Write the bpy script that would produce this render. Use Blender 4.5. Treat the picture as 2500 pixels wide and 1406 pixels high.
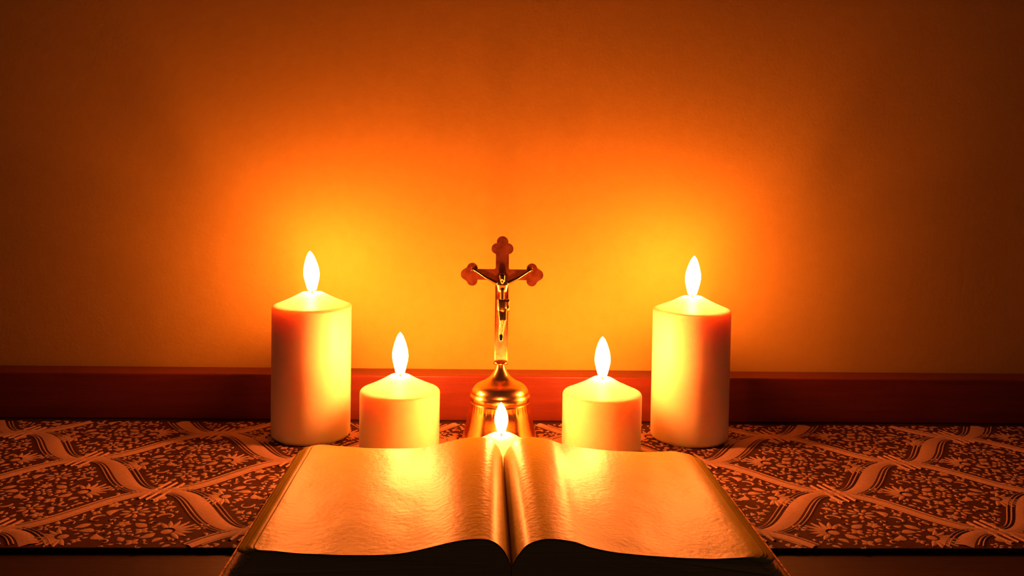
import bpy, bmesh, math, random
from mathutils import Vector, Matrix, noise
random.seed(7)
SC = bpy.context.scene
for o in list(bpy.data.objects): bpy.data.objects.remove(o)
# ------------------------------------------------------------------ camera
# metres; z = 0 is the top of the runner, the wall runs along x, y goes away from the camera
CAMZ, PITCH, YAW, ROLL = .241, math.radians(2.0), math.radians(2.1), math.radians(.95)
fw = Vector((math.sin(YAW)*math.cos(PITCH), math.cos(YAW)*math.cos(PITCH), -math.sin(PITCH)))
rt = fw.cross(Vector((0, 0, 1))).normalized(); up = rt.cross(fw)
R_ = rt*math.cos(ROLL)+up*math.sin(ROLL); U_ = up*math.cos(ROLL)-rt*math.sin(ROLL)
cd = bpy.data.cameras.new('camera'); cam = bpy.data.objects.new('camera', cd)
SC.collection.objects.link(cam)
cam.matrix_world = Matrix(((R_.x, U_.x, -fw.x, 0), (R_.y, U_.y, -fw.y, 0), (R_.z, U_.z, -fw.z, CAMZ), (0, 0, 0, 1)))
cd.sensor_fit = 'HORIZONTAL'; cd.sensor_width = 36; cd.lens = 36*2200/2500
cd.shift_y = -226/2500; cd.clip_start = .01; cd.clip_end = 50
SC.camera = cam
# ------------------------------------------------------------------ light
w = bpy.data.worlds.new('world'); SC.world = w; w.use_nodes = True
w.node_tree.nodes['Background'].inputs[0].default_value = (1, .7, .8, 1)
w.node_tree.nodes['Background'].inputs[1].default_value = .013
FLAME = (1.0, .190, .034); FLAME_POWER = 420.
vs = SC.view_settings
vs.view_transform = 'Standard'; vs.look = 'None'; vs.gamma = 1; vs.exposure = 0; vs.use_curve_mapping = False

# ------------------------------------------------------------------ materials
def mat(name, col, rough=.6, metal=0, spec=.5):
    m = bpy.data.materials.new(name); m.use_nodes = True
    b = m.node_tree.nodes['Principled BSDF']
    b.inputs['Base Color'].default_value = (*col, 1); b.inputs['Roughness'].default_value = rough
    b.inputs['Metallic'].default_value = metal; b.inputs['Specular IOR Level'].default_value = spec
    return m, m.node_tree, b
def noise_col(nt, b, c1, c2, scale, lo=.35, hi=.65, stretch=(1, 1, 1), detail=5):
    tc = nt.nodes.new('ShaderNodeTexCoord'); mp = nt.nodes.new('ShaderNodeMapping')
    mp.inputs['Scale'].default_value = stretch
    n = nt.nodes.new('ShaderNodeTexNoise'); n.inputs['Scale'].default_value = scale; n.inputs['Detail'].default_value = detail
    r = nt.nodes.new('ShaderNodeValToRGB')
    r.color_ramp.elements[0].position = lo; r.color_ramp.elements[0].color = (*c1, 1)
    r.color_ramp.elements[1].position = hi; r.color_ramp.elements[1].color = (*c2, 1)
    L = nt.links.new
    L(tc.outputs['Object'], mp.inputs[0]); L(mp.outputs[0], n.inputs['Vector']); L(n.outputs[0], r.inputs[0])
    L(r.outputs[0], b.inputs['Base Color'])
    return n
def bump(nt, b, scale, dist, strength=1, stretch=(1, 1, 1), detail=3):
    tc = nt.nodes.new('ShaderNodeTexCoord'); mp = nt.nodes.new('ShaderNodeMapping')
    mp.inputs['Scale'].default_value = stretch
    n = nt.nodes.new('ShaderNodeTexNoise'); n.inputs['Scale'].default_value = scale; n.inputs['Detail'].default_value = detail
    bp = nt.nodes.new('ShaderNodeBump'); bp.inputs['Distance'].default_value = dist; bp.inputs['Strength'].default_value = strength
    L = nt.links.new
    L(tc.outputs['Object'], mp.inputs[0]); L(mp.outputs[0], n.inputs['Vector']); L(n.outputs[0], bp.inputs['Height'])
    L(bp.outputs[0], b.inputs['Normal'])

M = {}
M['wall'], nt, b = mat('painted plaster', (.80, .70, .10), .75, spec=.2)
noise_col(nt, b, (.475, .34, .055), (.495, .36, .064), 90, .3, .7); bump(nt, b, 320, .0006, .35)
M['skirting'], nt, b = mat('dark red wood', (.34, .07, .02), .45)
noise_col(nt, b, (.15, .026, .008), (.19, .033, .010), 14, stretch=(1, 8, 12)); bump(nt, b, 40, .0004, .4, (1, 10, 14))
M['tabletop'], nt, b = mat('dark wood', (.10, .045, .035), .5)
noise_col(nt, b, (.025, .014, .016), (.04, .022, .024), 9, stretch=(1, 12, 6)); bump(nt, b, 60, .0003, .4, (1, 10, 6))
M['floor'], nt, b = mat('floor boards', (.12, .06, .03), .5)
noise_col(nt, b, (.09, .04, .02), (.15, .08, .04), 4, stretch=(1, 8, 1))
M['ground'], nt, b = mat('runner ground weave', (.075, .026, .006), .8, spec=.2)
noise_col(nt, b, (.055, .020, .004), (.10, .036, .009), 700); bump(nt, b, 1500, .0003, .6)
M['motif'], nt, b = mat('brocade thread', (.78, .55, .38), .5, spec=.5)
noise_col(nt, b, (.46, .31, .22), (.70, .50, .32), 500, .3, .7, stretch=(1, 3, 1)); bump(nt, b, 1400, .0003, .6, (1, 4, 1))
M['wax'], nt, b = mat('candle wax', (.97, .87, .58), .42, spec=.4)
b.inputs['Subsurface Weight'].default_value = 1.0
b.inputs['Subsurface Radius'].default_value = (1, .34, .14); b.inputs['Subsurface Scale'].default_value = .017
bump(nt, b, 60, .0004, .25)
M['wick'], nt, b = mat('charred wick', (.03, .02, .015), .9)
M['paper'], nt, b = mat('thin bible paper', (.86, .66, .38), .40, spec=.16)
noise_col(nt, b, (.49, .43, .02), (.54, .48, .03), 25); bump(nt, b, 300, .0006, .36, detail=3)
M['page_edge'], nt, b = mat('stacked page edges', (.72, .50, .28), .5, spec=.5)
noise_col(nt, b, (.80, .46, .10), (.95, .62, .16), 60, .3, .7, stretch=(.3, .1, 40)); bump(nt, b, 60, .0006, .6, (.3, .1, 40))
M['leather'], nt, b = mat('black leather cover', (.035, .018, .012), .45)
bump(nt, b, 900, .0004, .8)
M['cover_edge'], nt, b = mat('speckled cover edge', (.6, .33, .15), .35, metal=.5)
noise_col(nt, b, (.12, .05, .02), (.75, .45, .22), 260)  # dark brown speckled with a paler tone, for the cover's edge strip
M['brass'], nt, b = mat('brass', (.85, .50, .16), .21, metal=1)
bump(nt, b, 300, .0002, .3)
M['dim_brass'], nt, b = mat('dim red brass', (.50, .17, .07), .42, metal=.75)
noise_col(nt, b, (.36, .10, .04), (.60, .24, .10), 120)  # dim room's reflection put into the colour as a darker, redder brass
M['flame'] = bpy.data.materials.new('candle flame'); M['flame'].use_nodes = True
nt = M['flame'].node_tree; nt.nodes.remove(nt.nodes['Principled BSDF'])
e = nt.nodes.new('ShaderNodeEmission'); e.inputs[0].default_value = (*FLAME, 1); e.inputs[1].default_value = FLAME_POWER
nt.links.new(e.outputs[0], nt.nodes['Material Output'].inputs[0])

# ------------------------------------------------------------------ helpers
def mesh_obj(name, verts, faces, m, parent=None, smooth=True, loc=None):
    me = bpy.data.meshes.new(name); me.from_pydata(verts, [], faces)
    for mm in (m if isinstance(m, (list, tuple)) else [m]): me.materials.append(mm)
    if smooth: me.polygons.foreach_set('use_smooth', [True]*len(me.polygons))
    me.update()
    o = bpy.data.objects.new(name, me); SC.collection.objects.link(o)
    if parent: o.parent = parent
    if loc: o.location = loc
    return o
def fix_normals(o):
    bm = bmesh.new(); bm.from_mesh(o.data); bmesh.ops.remove_doubles(bm, verts=bm.verts, dist=1e-6)
    bmesh.ops.recalc_face_normals(bm, faces=bm.faces); bm.to_mesh(o.data); bm.free()
def box_data(x0, x1, y0, y1, z0, z1):
    v = [(x, y, z) for z in (z0, z1) for y in (y0, y1) for x in (x0, x1)]
    return v, [(0, 2, 3, 1), (4, 5, 7, 6), (0, 1, 5, 4), (2, 6, 7, 3), (0, 4, 6, 2), (1, 3, 7, 5)]
def box(name, dims, m, parent=None, bevel=0):
    v, f = box_data(*dims)
    o = mesh_obj(name, v, f, m, parent, smooth=False)
    if bevel:
        md = o.modifiers.new('bevel', 'BEVEL'); md.width = bevel; md.segments = 3
    return o
def lathe(name, prof, m, parent=None, n=96, loc=None, mod=None):
    """prof: list of (r, z); mod(ang, r, z) -> (r, z)"""
    v, f = [], []
    for r, z in prof:
        for k in range(n):
            a = 2*math.pi*k/n
            rr, zz = mod(a, r, z) if mod else (r, z)
            v.append((rr*math.cos(a), rr*math.sin(a), zz))
    for i in range(len(prof)-1):
        for k in range(n):
            k2 = (k+1) % n
            f.append((i*n+k, i*n+k2, (i+1)*n+k2, (i+1)*n+k))
    o = mesh_obj(name, v, f, m, parent, loc=loc); fix_normals(o); return o
def thing(name, label, cat, loc, group=None):
    o = bpy.data.objects.new(name, None); SC.collection.objects.link(o); o.empty_display_size = .01
    o.location = loc; o['label'] = label; o['category'] = cat
    if group: o['group'] = group
    return o
def tag(o, label, cat, group=None):
    o['label'] = label; o['category'] = cat
    if group: o['group'] = group
    return o
def interp(pts, x):
    if x <= pts[0][0]: return pts[0][1]
    for (a, b), (c, d) in zip(pts, pts[1:]):
        if x <= c:
            return b+(d-b)*(x-a)/(c-a)
    return pts[-1][1]
def smooth_curve(pts, n):
    """Catmull-Rom through 2-D points"""
    out = []
    P = [pts[0]]+list(pts)+[pts[-1]]
    for i in range(1, len(P)-2):
        for k in range(n):
            t = k/n
            out.append(tuple(.5*((2*P[i][d])+(-P[i-1][d]+P[i+1][d])*t+(2*P[i-1][d]-5*P[i][d]+4*P[i+1][d]-P[i+2][d])*t*t
                                 + (-P[i-1][d]+3*P[i][d]-3*P[i+1][d]+P[i+2][d])*t**3) for d in range(len(pts[0]))))
    out.append(tuple(pts[-1])); return out

# ------------------------------------------------------------------ setting
CX = .0202
TT = -.003                      # table top level (the runner lies on it, 3 mm thick)
WALL_Y = .876; SK_Y = .846; SK_Z = .0402
def struct(o): o['kind'] = 'structure'; return o
struct(box('wall_back', (-1.6, 1.6, WALL_Y, WALL_Y+.12, -.75, 1.7), M['wall']))
struct(box('floor', (-1.6, 1.6, -1.2, WALL_Y, -.80, -.75), M['floor']))
table = thing('sideboard_table', 'dark wooden table under the patterned runner with a low red-brown upstand at its back', 'table', (CX, .6, -.75))
def tbox(name, d, m, bevel=.002):
    x0, x1, y0, y1, z0, z1 = d
    return box(name, (x0-CX, x1-CX, y0-.6, y1-.6, z0+.75, z1+.75), m, table, bevel)
tbox('tabletop', (-.92, .96, .30, WALL_Y-.001, TT-.03, TT), M['tabletop'])
tbox('back_upstand', (-.92, .96, SK_Y, WALL_Y-.001, TT, SK_Z), M['skirting'], .0015)
tbox('apron', (-.86, .90, .34, .36, TT-.11, TT-.03), M['tabletop'])
for lx in (-.88, .87):
    for ly in (.33, .78):
        tbox('leg', (lx, lx+.05, ly, ly+.05, -.75, TT-.03), M['tabletop'])

# ------------------------------------------------------------------ runner with brocade
RY0, RY1, RX0, RX1 = .557, .829, -.72, .76
class Soup:
    def __init__(s): s.v = []; s.f = []
    def strip(s, pts, wid, h=.0005, z=.0001):
        n = len(pts); b = len(s.v)
        for i, (x, y) in enumerate(pts):
            x0, y0 = pts[max(0, i-1)]; x1, y1 = pts[min(n-1, i+1)]
            dx, dy = x1-x0, y1-y0; L = math.hypot(dx, dy) or 1; nx, ny = -dy/L, dx/L
            ww = wid(i/(n-1)) if callable(wid) else wid
            s.v += [(x-nx*ww, y-ny*ww, z), (x, y, z+h), (x+nx*ww, y+ny*ww, z)]
        for i in range(n-1):
            a = b+3*i
            s.f += [(a, a+3, a+4, a+1), (a+1, a+4, a+5, a+2)]
    def fan(s, poly, h=.0005, z=.0001):
        b = len(s.v); cx = sum(p[0] for p in poly)/len(poly); cy = sum(p[1] for p in poly)/len(poly)
        s.v.append((cx, cy, z+h)); s.v += [(x, y, z) for x, y in poly]
        n = len(poly)
        s.f += [(b, b+1+i, b+1+(i+1) % n) for i in range(n)]
LA, LB, LU, LY = .083, .0695, .2465, .653
def sm(t, k): return t-k*math.sin(2*math.pi*t)
N_ = 22
def wide_path(): return [(LA*t, LB*sm(t, .155)) for t in [i/N_ for i in range(N_+1)]]
def thin_path(): return [(LA*t, -LB*sm(t, .11)) for t in [i/N_ for i in range(N_+1)]]
def offs(pts, d):
    out = []
    for i, (x, y) in enumerate(pts):
        x0, y0 = pts[max(0, i-1)]; x1, y1 = pts[min(len(pts)-1, i+1)]
        dx, dy = x1-x0, y1-y0; L = math.hypot(dx, dy); dd = d(i/(len(pts)-1)) if callable(d) else d
        out.append((x-dy/L*dd, y+dx/L*dd))
    return out
WP, TP = wide_path(), thin_path()
bulge = lambda t: math.sin(math.pi*t)**1.3
# one diamond of filling, centred on (0,0), reached from the joint at its left (-LA, 0)
bands = []
for ox, oy, P, w_ in ((-LA, 0, WP, 1), (0, -LB, WP, 1), (-LA, 0, TP, 0), (0, LB, TP, 0)):
    bands.append(([(ox+x, oy+y) for x, y in P], w_))
def clear_of_bands(x, y, r):
    for P, w_ in bands:
        for i, (a, c) in enumerate(P):
            lim = (.0065+.0095*bulge(i/(len(P)-1))) if w_ else .0065
            if math.hypot(x-a, y-c) < lim+r: return False
    for jx, jy in ((-LA, 0), (LA, 0), (0, LB), (0, -LB)):
        for k in (-1, 0, 1):
            if math.hypot(x-jx+.005*k, y-jy-.014*k) < .008+r: return False
    return abs(x)/LA+abs(y)/LB < .985
occ = []
def free(x, y, r):
    for a, c, q in occ:
        if (x-a)**2+(y-c)**2 < (r+q)**2: return False
    return True
fill = []          # ('fan', poly) / ('strip', pts, wid)
def leaf(x, y, ang, L, W, bend=0):
    pts = []
    n = 6
    for s in (1, -1):
        for i in range(n):
            t = i/n if s == 1 else 1-i/n
            px = (t-.5)*L; py = s*W*math.sin(math.pi*t)**.8*(1.15-.5*t)+bend*L*(4*(t-.5)**2)
            pts.append((x+px*math.cos(ang)-py*math.sin(ang), y+px*math.sin(ang)+py*math.cos(ang)))
    fill.append(('fan', pts))
def flower(x, y, R, n, a0=0):
    for k in range(n):
        a = a0+2*math.pi*k/n
        leaf(x+math.cos(a)*R*.62, y+math.sin(a)*R*.62, a+math.pi, R*.72, R*1.55/n)
    fill.append(('fan', [(x+.2*R*math.cos(t), y+.2*R*math.sin(t)) for t in [i*math.pi/4 for i in range(8)]]))
    occ.append((x, y, R*1.02))
def palmette(x, y, ang, R):
    for k in range(-4, 5):
        a = ang+k*.32
        r0, r1 = R*.28, R*(1-.04*abs(k))
        P = [(x+math.cos(a+.05*k*t)*(r0+(r1-r0)*t), y+math.sin(a+.05*k*t)*(r0+(r1-r0)*t)) for t in (0, .2, .4, .6, .8, 1)]
        fill.append(('strip', P, lambda t: .0003+.0014*math.sin(math.pi*min(1, t*.75+.2))))
    fill.append(('fan', [(x+.2*R*math.cos(t), y+.2*R*math.sin(t)) for t in [i*math.pi/4 for i in range(8)]]))
    for q in (0, .35, .7):
        for k in (-1, 0, 1):
            occ.append((x+R*q*math.cos(ang+k*.8), y+R*q*math.sin(ang+k*.8), R*.33))
def scroll(x, y, ang, R, sgn=1):
    P = []
    for i in range(12):
        t = i/11; a = ang+sgn*t*4.2; r = R*(1-.72*t)
        P.append((x+r*math.cos(a), y+r*math.sin(a)))
    fill.append(('strip', P, lambda t: .0004+.0009*math.sin(math.pi*min(1, t+.25))))
    occ.append((x, y, R*1.05))
rf = random.Random(11)
flower(.004, .030, .0105, 9, .2); palmette(-.028, -.002, 2.5, .019); palmette(.034, -.010, -.5, .018)
flower(-.006, -.033, .0095, 8, .1); flower(.000, -.002, .0065, 6); scroll(-.020, .022, 0, .007); scroll(.024, .018, 2, .007, -1)
scroll(.016, -.026, 3, .006); flower(-.048, .006, .0055, 5); flower(.052, .004, .005, 5, .3); scroll(-.026, -.026, 1, .005, -1)
scroll(.0, .050, 1, .0045); flower(-.012, .047, .0045, 5); flower(.012, -.048, .0045, 5)
for rad, tries in ((.0048, 350), (.0036, 700), (.0026, 1600), (.0018, 4000)):
    for _ in range(tries):
        x, y = rf.uniform(-LA, LA), rf.uniform(-LB, LB)
        if clear_of_bands(x, y, rad*.7) and free(x, y, rad):
            occ.append((x, y, rad*.92))
            base = math.sin(x*130+1)*1.4+math.cos(y*120)*1.2
            k = rf.random()
            if rad > .0034 and k < .35: 
                n = rf.choice((3, 4, 5)); a0 = rf.uniform(0, 6)
                for q in range(n):
                    a = a0+2*math.pi*q/n; leaf(x+math.cos(a)*rad*.55, y+math.sin(a)*rad*.55, a, rad*1.1, rad*.42)
            elif rad > .0025 and k < .5:
                P = [(x+rad*(.95-.5*t)*math.cos(base+3.6*t), y+rad*(.95-.5*t)*math.sin(base+3.6*t)) for t in [i/7 for i in range(8)]]
                fill.append(('strip', P, lambda t: .0003+.0008*math.sin(math.pi*min(1, t+.3))))
            else:
                leaf(x, y, base+rf.uniform(-.5, .5), rad*2.35, rad*.72, rf.uniform(-.3, .3))
def build_runner():
    S = Soup()
    for side in (-1, 1):
        for i in range(-4, 8):
            for j in range(-3, 4):
                if (i+j) % 2: continue
                ju, jy = LU+LA*i, LY+LB*j
                T = lambda p: (CX+side*(ju+p[0]), jy+p[1])
                def ok(P):
                    cx = sum(p[0] for p in P)/len(P); cy = sum(p[1] for p in P)/len(P)
                    return RY0+.0005 < cy < RY1-.0005 and RX0 < cx < RX1 and (cx-CX)*side > 0
                def cut(P):       # keep the runs inside the cloth
                    run, out = [], []
                    for p in P:
                        if RY0+.0008 < p[1] < RY1-.0008 and (p[0]-CX)*side >= 0 and RX0 < p[0] < RX1: run.append(p)
                        else:
                            if len(run) > 1: out.append(run)
                            run = []
                    if len(run) > 1: out.append(run)
                    return out
                def st(P, wd, h=.0005):
                    P2 = [T(p) for p in P]
                    runs = cut(P2)
                    for r in runs:
                        if len(r) == len(P2): S.strip(r, wd, h)
                        else:
                            s0 = P2.index(r[0])/(len(P2)-1); s1 = P2.index(r[-1])/(len(P2)-1)
                            S.strip(r, (lambda t: wd(s0+(s1-s0)*t)) if callable(wd) else wd, h)
                st(WP, lambda t: .0020+.0040*bulge(t), .0007)
                for sg in (-1, 1):
                    st(offs(WP, lambda t: sg*(.0032+.0052*bulge(t))), .0007)
                    st(offs(WP, lambda t: sg*(.0046+.0066*bulge(t))), .0006)
                st(TP, .0034, .0009)
                for sg in (-1, 1): st(offs(TP, sg*.0050), .0006)
                dx, dy = -.30, .954
                for o_, wd in ((-.0058, .0015), (0, .0010), (.0058, .0015)):
                    P = [(o_*dy+dx*s, -o_*dx+dy*s) for s in [-.018+.036*k/8 for k in range(9)]]
                    st(P, wd, .0010)
                for it in fill:
                    P = [(CX+side*(ju+LA+x), jy+y) for x, y in it[1]]
                    if not ok(P): continue
                    P = [(x, min(max(y, RY0+.0003), RY1-.0003)) for x, y in P]
                    if it[0] == 'fan': S.fan(P)
                    else: S.strip(P, it[2])
    return S
root = thing('table_runner', 'long brocade table runner with pale leaves and ribbons on a dark ground', 'table runner', (CX, .69, 0))
v, f = box_data(RX0, RX1, RY0, RY1, TT, 0)
cloth = mesh_obj('runner_cloth', [(x-CX, y-.69, z) for x, y, z in v], f, M['ground'], root, smooth=False)
md = cloth.modifiers.new('bevel', 'BEVEL'); md.width = .0008; md.segments = 2
S = build_runner()
pat = mesh_obj('brocade_pattern', [(x-CX, y-.69, z) for x, y, z in S.v], S.f, M['motif'], root)
pat['label'] = 'pale woven leaf and ribbon pattern'
fixb = bmesh.new(); fixb.from_mesh(pat.data)
for fc in fixb.faces:
    fc.normal_update()
    if fc.normal.z < 0: fc.normal_flip()
fixb.to_mesh(pat.data); fixb.free()

# ------------------------------------------------------------------ candles
def wax_profile(r, rim, apex):
    """bottom centre, rounded foot, side, rounded rim, shallow cone, small melt pool"""
    p = [(0, 0), (r-.004, 0)]
    for k in range(1, 7):
        a = k/6*math.pi/2; p.append((r-.004+.004*math.sin(a), .004-.004*math.cos(a)))
    n = 14
    for k in range(1, n): p.append((r, .004+(rim-.002-.004)*k/n))
    c = .0030
    for k in range(0, 6):
        a = k/6*math.radians(72); p.append((r-c+c*math.cos(a), rim-.002+c*math.sin(a)))
    r1, z1 = p[-1]
    for k in range(1, 10):
        t = k/10; p.append((r1+(.0085-r1)*t, z1+(apex-z1)*t-.0006*math.sin(math.pi*t)))
    p += [(.0082, apex), (.0066, apex+.0001), (.0052, apex-.0005), (.003, apex-.0010), (0, apex-.0012)]
    return p
def flame_mesh(h, wmax, lean, lean_y=0):
    prof = [(0, 0), (.09, .30), (.02, 0)]
    P = smooth_curve([(0, 0.00), (.50, .01), (.62, .06), (.74, .15), (.95, .32), (1.0, .44), (.90, .60), (.60, .80), (.30, .93), (0.0, 1.0)], 5)
    v, f = [], []; n = 24
    for r, t in P:
        r = max(0, r)
        for k in range(n):
            a = 2*math.pi*k/n
            v.append((r*wmax*math.cos(a)+lean*t*t*.6+lean*t*.4, r*wmax*math.sin(a)+lean_y*t, t*h))
    for i in range(len(P)-1):
        for k in range(n):
            k2 = (k+1) % n; f.append((i*n+k, i*n+k2, (i+1)*n+k2, (i+1)*n+k))
    return v, f
def candle(x, y, r, rim, apex, fh, fw_, lean, label, group, wick_dx=0):
    t = thing('pillar_candle', label, 'candle', (x, y, 0), group)
    ph = x*37
    def wob(a, rr, z):
        if z < apex*.9 or rr < .004: return rr, z
        return rr*(1+.02*math.sin(3*a+ph)), z+.0002*math.sin(2*a+ph)
    wax = lathe('wax_body', wax_profile(r, rim, apex), M['wax'], t, 96, mod=wob)
    # wick: a thin bent tube
    wv, wf = [], []
    P = [(0, 0, apex-.003), (.0001, 0, apex+.001), (.0004+wick_dx*.3, 0, apex+.003), (.0010+wick_dx, 0, apex+.0052), (.0018+wick_dx*1.6, 0, apex+.0066)]
    for i, (px, py, pz) in enumerate(P):
        rr = .00075 if i < 4 else .0004
        for k in range(8):
            a = k*math.pi/4; wv.append((px+rr*math.cos(a), py+rr*math.sin(a), pz))
    for i in range(len(P)-1):
        for k in range(8): wf.append((i*8+k, i*8+(k+1) % 8, (i+1)*8+(k+1) % 8, (i+1)*8+k))
    wf.append(tuple(range(7, -1, -1))); wf.append(tuple((len(P)-1)*8+k for k in range(8)))
    mesh_obj('wick', wv, wf, M['wick'], t)
    v, f = flame_mesh(fh, fw_, lean)
    fl = mesh_obj('flame', [(a, b_, c+apex+.0016) for a, b_, c in v], f, M['flame'], t); fix_normals(fl)
    return t
candle(-.1445, .790, .0342, .1145, .1262, .0345, .0068, -.0022, 'tall cream pillar candle burning on the left end of the row', 'tall pillar candles')
candle(.1905, .790, .0342, .1145, .1262, .0345, .0068, .0012, 'tall cream pillar candle burning on the right end of the row', 'tall pillar candles', .001)
candle(-.0635, .750, .0333, .0508, .0632, .0345, .0066, -.0004, 'short cream pillar candle burning between the left tall candle and the brass bell', 'short pillar candles')
candle(.1063, .750, .0333, .0498, .0622, .0335, .0066, -.0006, 'short cream pillar candle burning between the brass bell and the right tall candle', 'short pillar candles')
candle(.0201, .6905, .0333, .0195, .0316, .0235, .0052, -.0005, 'lowest pillar candle, burning in the middle between the bell and open book', 'short pillar candles')

# ------------------------------------------------------------------ bell with crucifix handle
BY = .768; BX = .0208
bell = thing('altar_bell', 'small brass hand bell with a crucifix as its handle, behind the middle candle', 'bell', (BX, BY, 0))
outer = smooth_curve([(.0330, .0), (.0326, .004), (.0312, .010), (.0290, .018), (.0272, .027), (.0258, .032), (.0252, .0368)], 6)
outer += [(.0247, .0373), (.0247, .0380), (.0256, .0386), (.0261, .0396), (.0262, .0408), (.0260, .0420), (.0256, .0432)]
outer += smooth_curve([(.0248, .0442), (.0238, .0475), (.0205, .0512), (.0150, .0540), (.0102, .0572), (.0070, .0610), (.0046, .0655), (.0038, .0695)], 5)
inner = [(.0030, .050), (.0180, .0480), (.0225, .0440), (.0238, .036), (.0256, .024), (.0300, .006), (.0318, 0.0)]
def flute(a, r, z):
    if .0290 < z < .0370 and r > .0247:
        return r+.00016*math.sin(a*46)*math.sin(math.pi*(z-.0290)/.0080), z
    return r, z
bb = lathe('bell_body', [(0, .0700)]+outer[::-1]+inner[::-1]+[(0, .050)], M['brass'], bell, 184, mod=flute)
lathe('clapper', [(0, .003), (.0025, .004), (.004, .0075), (.0025, .011), (.0008, .0125), (.0008, .0502), (0, .0502)], M['brass'], bell, 24)
lathe('collar_ring', [(.0035, .0690), (.0060, .0695), (.0066, .0705), (.0062, .0716), (.0035, .0720)], M['brass'], bell, 48)
# cross outline (x, z) relative to the bell axis, thickness along y
def cross_outline():
    hw = .0056
    zc, zb, zt = .1463, .0712, .1790
    bh = .0045
    def arc(cx, cz, r, a0, a1, n=10):
        return [(cx+r*math.cos(math.radians(a0+(a1-a0)*k/n)), cz+r*math.sin(math.radians(a0+(a1-a0)*k/n))) for k in range(n+1)]
    r = .0050
    P = [(-hw-.0003, zb), (hw+.0006, zb)]
    P += [(hw, zc-bh-.001), (hw+.001, zc-bh)]
    xe = .0255
    # right trefoil
    P += [(xe-.0045, zc-bh)]
    P += arc(xe, zc-.0052, .0046, 170, 350)
    P += arc(xe+.0050, zc, .0048, -70, 70)
    P += arc(xe, zc+.0052, .0046, 10, 190)
    P += [(xe-.0045, zc+bh), (hw+.001, zc+bh), (hw, zc+bh+.001)]
    ze = .1690
    P += [(hw, ze-.006)]
    P += arc(.0048, ze-.0005, .0046, -80, 85)
    P += arc(0, ze+.0052, .0050, -15, 195)
    P += arc(-.0048, ze-.0005, .0046, 95, 260)
    P += [(-hw, ze-.006), (-hw, zc+bh+.001), (-hw-.001, zc+bh)]
    P += [(-xe+.0045, zc+bh)]
    P += arc(-xe, zc+.0052, .0046, -10, 170)
    P += arc(-xe-.0050, zc, .0048, 110, 250)
    P += arc(-xe, zc-.0052, .0046, 190, 370)
    P += [(-xe+.0045, zc-bh), (-hw-.001, zc-bh), (-hw, zc-bh-.001)]
    return P
P = cross_outline(); n = len(P); th = .0014
v = [(x, -th, z) for x, z in P]+[(x, th, z) for x, z in P]
f = [tuple(range(n)), tuple(range(2*n-1, n-1, -1))]+[(i, i+n, (i+1) % n+n, (i+1) % n) for i in range(n)]
cross = mesh_obj('cross', v, f, M['dim_brass'], bell, smooth=False); fix_normals(cross)
md = cross.modifiers.new('bevel', 'BEVEL'); md.width = .0004; md.segments = 2; md.limit_method = 'ANGLE'
cross['label'] = 'flat metal cross with three-lobed ends'
# raised frame lines down the shaft
for sx in (-1, 1):
    v, f = box_data(sx*.0049-.0004, sx*.0049+.0004, -th-.0004, -th+.0002, .0735, .1395)
    mesh_obj('shaft_moulding', v, f, M['brass'], cross, smooth=False)
# the figure: one continuous surface grown from capsules
bm = bmesh.new()
def capsule(a, b_, ra, rb, sq=1.0):
    a, b_ = Vector(a), Vector(b_); d = (b_-a); L = d.length; d.normalize()
    q = d.to_track_quat('Z', 'Y').to_matrix().to_4x4()
    rings = []
    seq = [(-ra*math.cos(k*math.pi/8), ra*math.sin(k*math.pi/8)) for k in range(0, 5)]+[(L+rb*math.sin(k*math.pi/8), rb*math.cos(k*math.pi/8)) for k in range(0, 5)]
    for z, r in seq:
        ring = [bm.verts.new(Matrix.Translation(a) @ q @ Vector((max(r, 1e-5)*math.cos(t*math.pi/6), max(r, 1e-5)*math.sin(t*math.pi/6)*sq, z))) for t in range(12)]
        rings.append(ring)
    for r0, r1 in zip(rings, rings[1:]):
        for k in range(12): bm.faces.new((r0[k], r0[(k+1) % 12], r1[(k+1) % 12], r1[k]))
    bm.faces.new(rings[0][::-1]); bm.faces.new(rings[-1])
yb = -.0036
capsule((0.0003, yb-.0006, .1385), (0.0003, yb-.0002, .1345), .0054, .0044, .62)        # chest
capsule((-.0040, yb, .1392), (.0046, yb, .1392), .0019, .0019)                           # shoulders
capsule((.0003, yb, .1340), (.0004, yb, .1255), .0038, .0036, .65)                        # waist
capsule((.0004, yb, .1235), (.0004, yb-.0002, .1205), .0040, .0038, .75)                 # hips
for s in (-1, 1):
    capsule((.0004+s*.0018, yb-.0004, .1200), (.0010+s*.0016, yb-.0024, .1085), .0026, .0019)   # thigh
    capsule((.0010+s*.0016, yb-.0024, .1085), (-.0002+s*.0012, yb+.0002, .0950), .0019, .0012)   # shin
    capsule((-.0002+s*.0010, yb+.0002, .0950), (-.0002+s*.0006, yb-.0016, .0905), .0013, .0010)  # foot
    sh = (s*.0048, yb, .1395); el = (s*.0130, yb-.0006, .1438); ha = (s*.0222, yb+.0008, .1496)
    capsule(sh, el, .0018, .0014); capsule(el, ha, .0014, .0010)
    capsule(ha, (s*.0242, yb+.0010, .1508), .0013, .0011)
    for kf in range(4):
        capsule((s*.0240, yb+.0006, .1508), (s*(.0262-.0003*kf), yb-.0002, .1500+.0012*kf), .00045, .00035)
capsule((.0004, yb-.0004, .1412), (.0004, yb-.0012, .1430), .0015, .0014)                # neck
capsule((.0002, yb-.0030, .1430), (.0000, yb-.0022, .1455), .0024, .0030)                # head
capsule((.0000, yb-.0054, .1438), (.0000, yb-.0055, .1431), .0004, .0005)                # nose
capsule((.0000, yb-.0044, .1408), (.0001, yb-.0038, .1422), .0010, .0016)                # beard
me = bpy.data.meshes.new('figure'); bm.to_mesh(me); bm.free(); me.materials.append(M['brass'])
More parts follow.
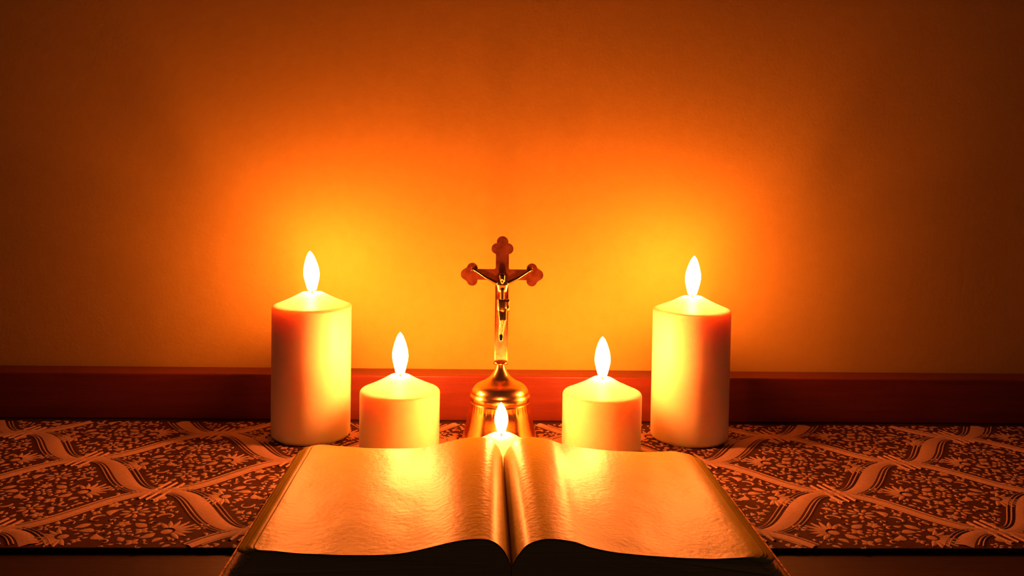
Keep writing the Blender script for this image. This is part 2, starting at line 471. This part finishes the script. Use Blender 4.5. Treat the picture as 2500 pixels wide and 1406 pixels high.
fig = bpy.data.objects.new('figure', me); SC.collection.objects.link(fig); fig.parent = bell
rm = fig.modifiers.new('remesh', 'REMESH'); rm.mode = 'VOXEL'; rm.voxel_size = .00035; rm.use_smooth_shade = True
sm_ = fig.modifiers.new('smooth', 'SMOOTH'); sm_.factor = .5; sm_.iterations = 3
fig['label'] = 'small cast figure with outstretched arms and bowed head'
# loincloth
def cl(a, r, z):
    return r*(1+.07*math.sin(a*7+z*900)), z
lc = lathe('loincloth', [(.0036, .1262), (.0046, .1255), (.0049, .1235), (.0050, .1200), (.0050, .1165), (.0044, .1150), (.0036, .1160)], M['brass'], fig, 40, mod=cl)
lc.location = (.0004, yb-.0001, 0); lc.scale = (.92, .72, 1)
kn = lathe('cloth_knot', [(0, .1262), (.0012, .1255), (.0016, .1240), (.0010, .1225), (.0014, .1190), (.0011, .1150), (0, .1148)], M['brass'], fig, 16)
kn.location = (.0054, yb-.0012, 0)

# ------------------------------------------------------------------ open book
BY0, BY1 = .4685, .6455
TOP_L = [(-.138, .0373), (-.134, .0372), (-.128, .0368), (-.118, .0360), (-.100, .0350), (-.080, .0346), (-.060, .0354), (-.045, .0384), (-.030, .0420), (-.018, .0433), (-.010, .0420), (-.004, .0368), (-.0004, .0290)]
TOP_R = [(.0004, .0290), (.003, .0340), (.008, .0400), (.015, .0428), (.022, .0433), (.033, .0418), (.042, .0388), (.055, .0362), (.075, .0342), (.090, .0333), (.110, .0328), (.122, .0332), (.131, .0334), (.1375, .0326)]
book = thing('open_book', 'thick open book with a dark cover lying in front of the candles', 'book', (CX, .557, 0))
OY = .557
CT = .0030    # cover thickness
def corner_cut(side, y, y0, y1):
    rr = .0060 if side < 0 else .0100
    d = min(y-y0, y1-y)
    if d >= rr: return 0
    return rr-math.sqrt(max(0, rr*rr-(rr-d)**2))
def squeeze(side, x, full, cut, base=.10):
    a = abs(x)
    if a <= base or not cut: return x
    return side*(base+(a-base)*(full-cut-base)/(full-base))
def ease(q, n):
    return .5-.5*math.cos(math.pi*q/n)*(.75+.25*math.cos(math.pi*q/n)**2)
def block(side, name):
    top = smooth_curve(TOP_L if side < 0 else TOP_R[::-1], 6)   # from the fore edge towards the gutter
    dz = .0010
    top = [(x, z-dz) for x, z in top]
    xe, ze = top[0]; xb = side*.1585
    ns = 46; rs = random.Random(5 if side < 0 else 9)
    sidep = []
    jit = [rs.uniform(-.0006, .0006) for _ in range(ns+1)]
    for k in range(ns):
        t = k/ns
        z = CT+(ze-CT)*t
        x = xb+(xe-xb)*(.62*t+.38*t**3)
        sidep.append((x, z, jit[k]))
    sec = [(x, z, 0, 0) for x, z in top]
    sec = [(x, z, j, 1) for x, z, j in sidep]+sec+[(side*.0004, CT, 0, 0)]
    NY = 36; v, f = [], []
    for q in range(NY+1):
        y = BY0+(BY1-BY0)*ease(q, NY); cut = corner_cut(side, y, BY0, BY1)
        for i, (x, z, j, e_) in enumerate(sec):
            if e_:
                x = x+side*(j+.0005*noise.noise(Vector((i*.9, y*30, side))))
            x = squeeze(side, x, abs(xb), cut)
            v.append((x, y-OY+(rs.uniform(0, .0014) if e_ and q == 0 else 0), z))
    m_ = len(sec)
    for q in range(NY):
        for i in range(m_):
            i2 = (i+1) % m_
            f.append((q*m_+i, q*m_+i2, (q+1)*m_+i2, (q+1)*m_+i))
    f.append(tuple(range(m_))); f.append(tuple(NY*m_+i for i in range(m_-1, -1, -1)))
    o = mesh_obj(name, v, f, M['page_edge'], book, smooth=False); fix_normals(o)
    return o
block(-1, 'page_block'); block(1, 'page_block')
def sheet(side, k, nsheets):
    """one loose top leaf; k = 0 the uppermost"""
    top = smooth_curve(TOP_L[::-1] if side < 0 else TOP_R, 6)    # gutter -> fore edge
    lift = .00100-.00026*k
    P = [(x, z-.0010+lift) for x, z in top]
    xe, ze = P[-1]
    ext = .0026*k*(1.0 if side < 0 else .75)
    if k == 0 and side < 0: P = P[:-3]
    for q in range(1, 6):
        t = q/5
        if k: P.append((xe+side*ext*t, ze-(.10*ext*t+.17*ext*t*t)-.0001*k*t))
    NY = 40; v, f = [], []
    rs = random.Random(31+k*7+(side > 0)*3)
    y0, y1 = BY0-.0006+rs.uniform(0, .0008+.0009*k), BY1+rs.uniform(-.0008-.0006*k, .0006)
    full = abs(xe)+ext
    n = len(P)
    for q in range(NY+1):
        ty = ease(q, NY); y = y0+(y1-y0)*ty; cut = corner_cut(side, y, y0, y1)
        for i, (x, z) in enumerate(P):
            s = abs(x)/.138
            wv = (.00030*noise.noise(Vector((x*28, y*22, 0)))+.00022*noise.noise(Vector((x*75, y*60, 3))))*min(1, s*2)
            v.append((squeeze(side, x, full, cut), y-OY, z+wv))
    for q in range(NY):
        for i in range(n-1):
            f.append((q*n+i, q*n+i+1, (q+1)*n+i+1, (q+1)*n+i))
    o = mesh_obj('page', v, f, M['paper'], book)
    md = o.modifiers.new('thickness', 'SOLIDIFY'); md.thickness = .00012; md.offset = -1
    return o
for k in range(4): sheet(-1, k, 4)
for k in range(4): sheet(1, k, 4)
# cover: two boards and the spine
cv = []
def cover_half(side):
    v, f = box_data(min(side*.004, side*.1645), max(side*.004, side*.1645), BY0-.006-OY, BY1+.0055-OY, .0002, CT)
    o = mesh_obj('cover_board', v, f, M['leather'], book, smooth=False)
    md = o.modifiers.new('bevel', 'BEVEL'); md.width = .0009; md.segments = 3
    v, f = box_data(min(side*.1640, side*.1652), max(side*.1640, side*.1652), BY0-.006-OY, BY1+.0055-OY, .0012, CT+.0003)
    e_ = mesh_obj('edge_strip', v, f, M['cover_edge'], o, smooth=False); e_['label'] = 'lighter speckled strip along the cover edge'
cover_half(-1); cover_half(1)
v, f = box_data(-.0042, .0042, BY0-.006-OY, BY1+.0055-OY, .0002, .0022)
mesh_obj('spine', v, f, M['leather'], book, smooth=False)
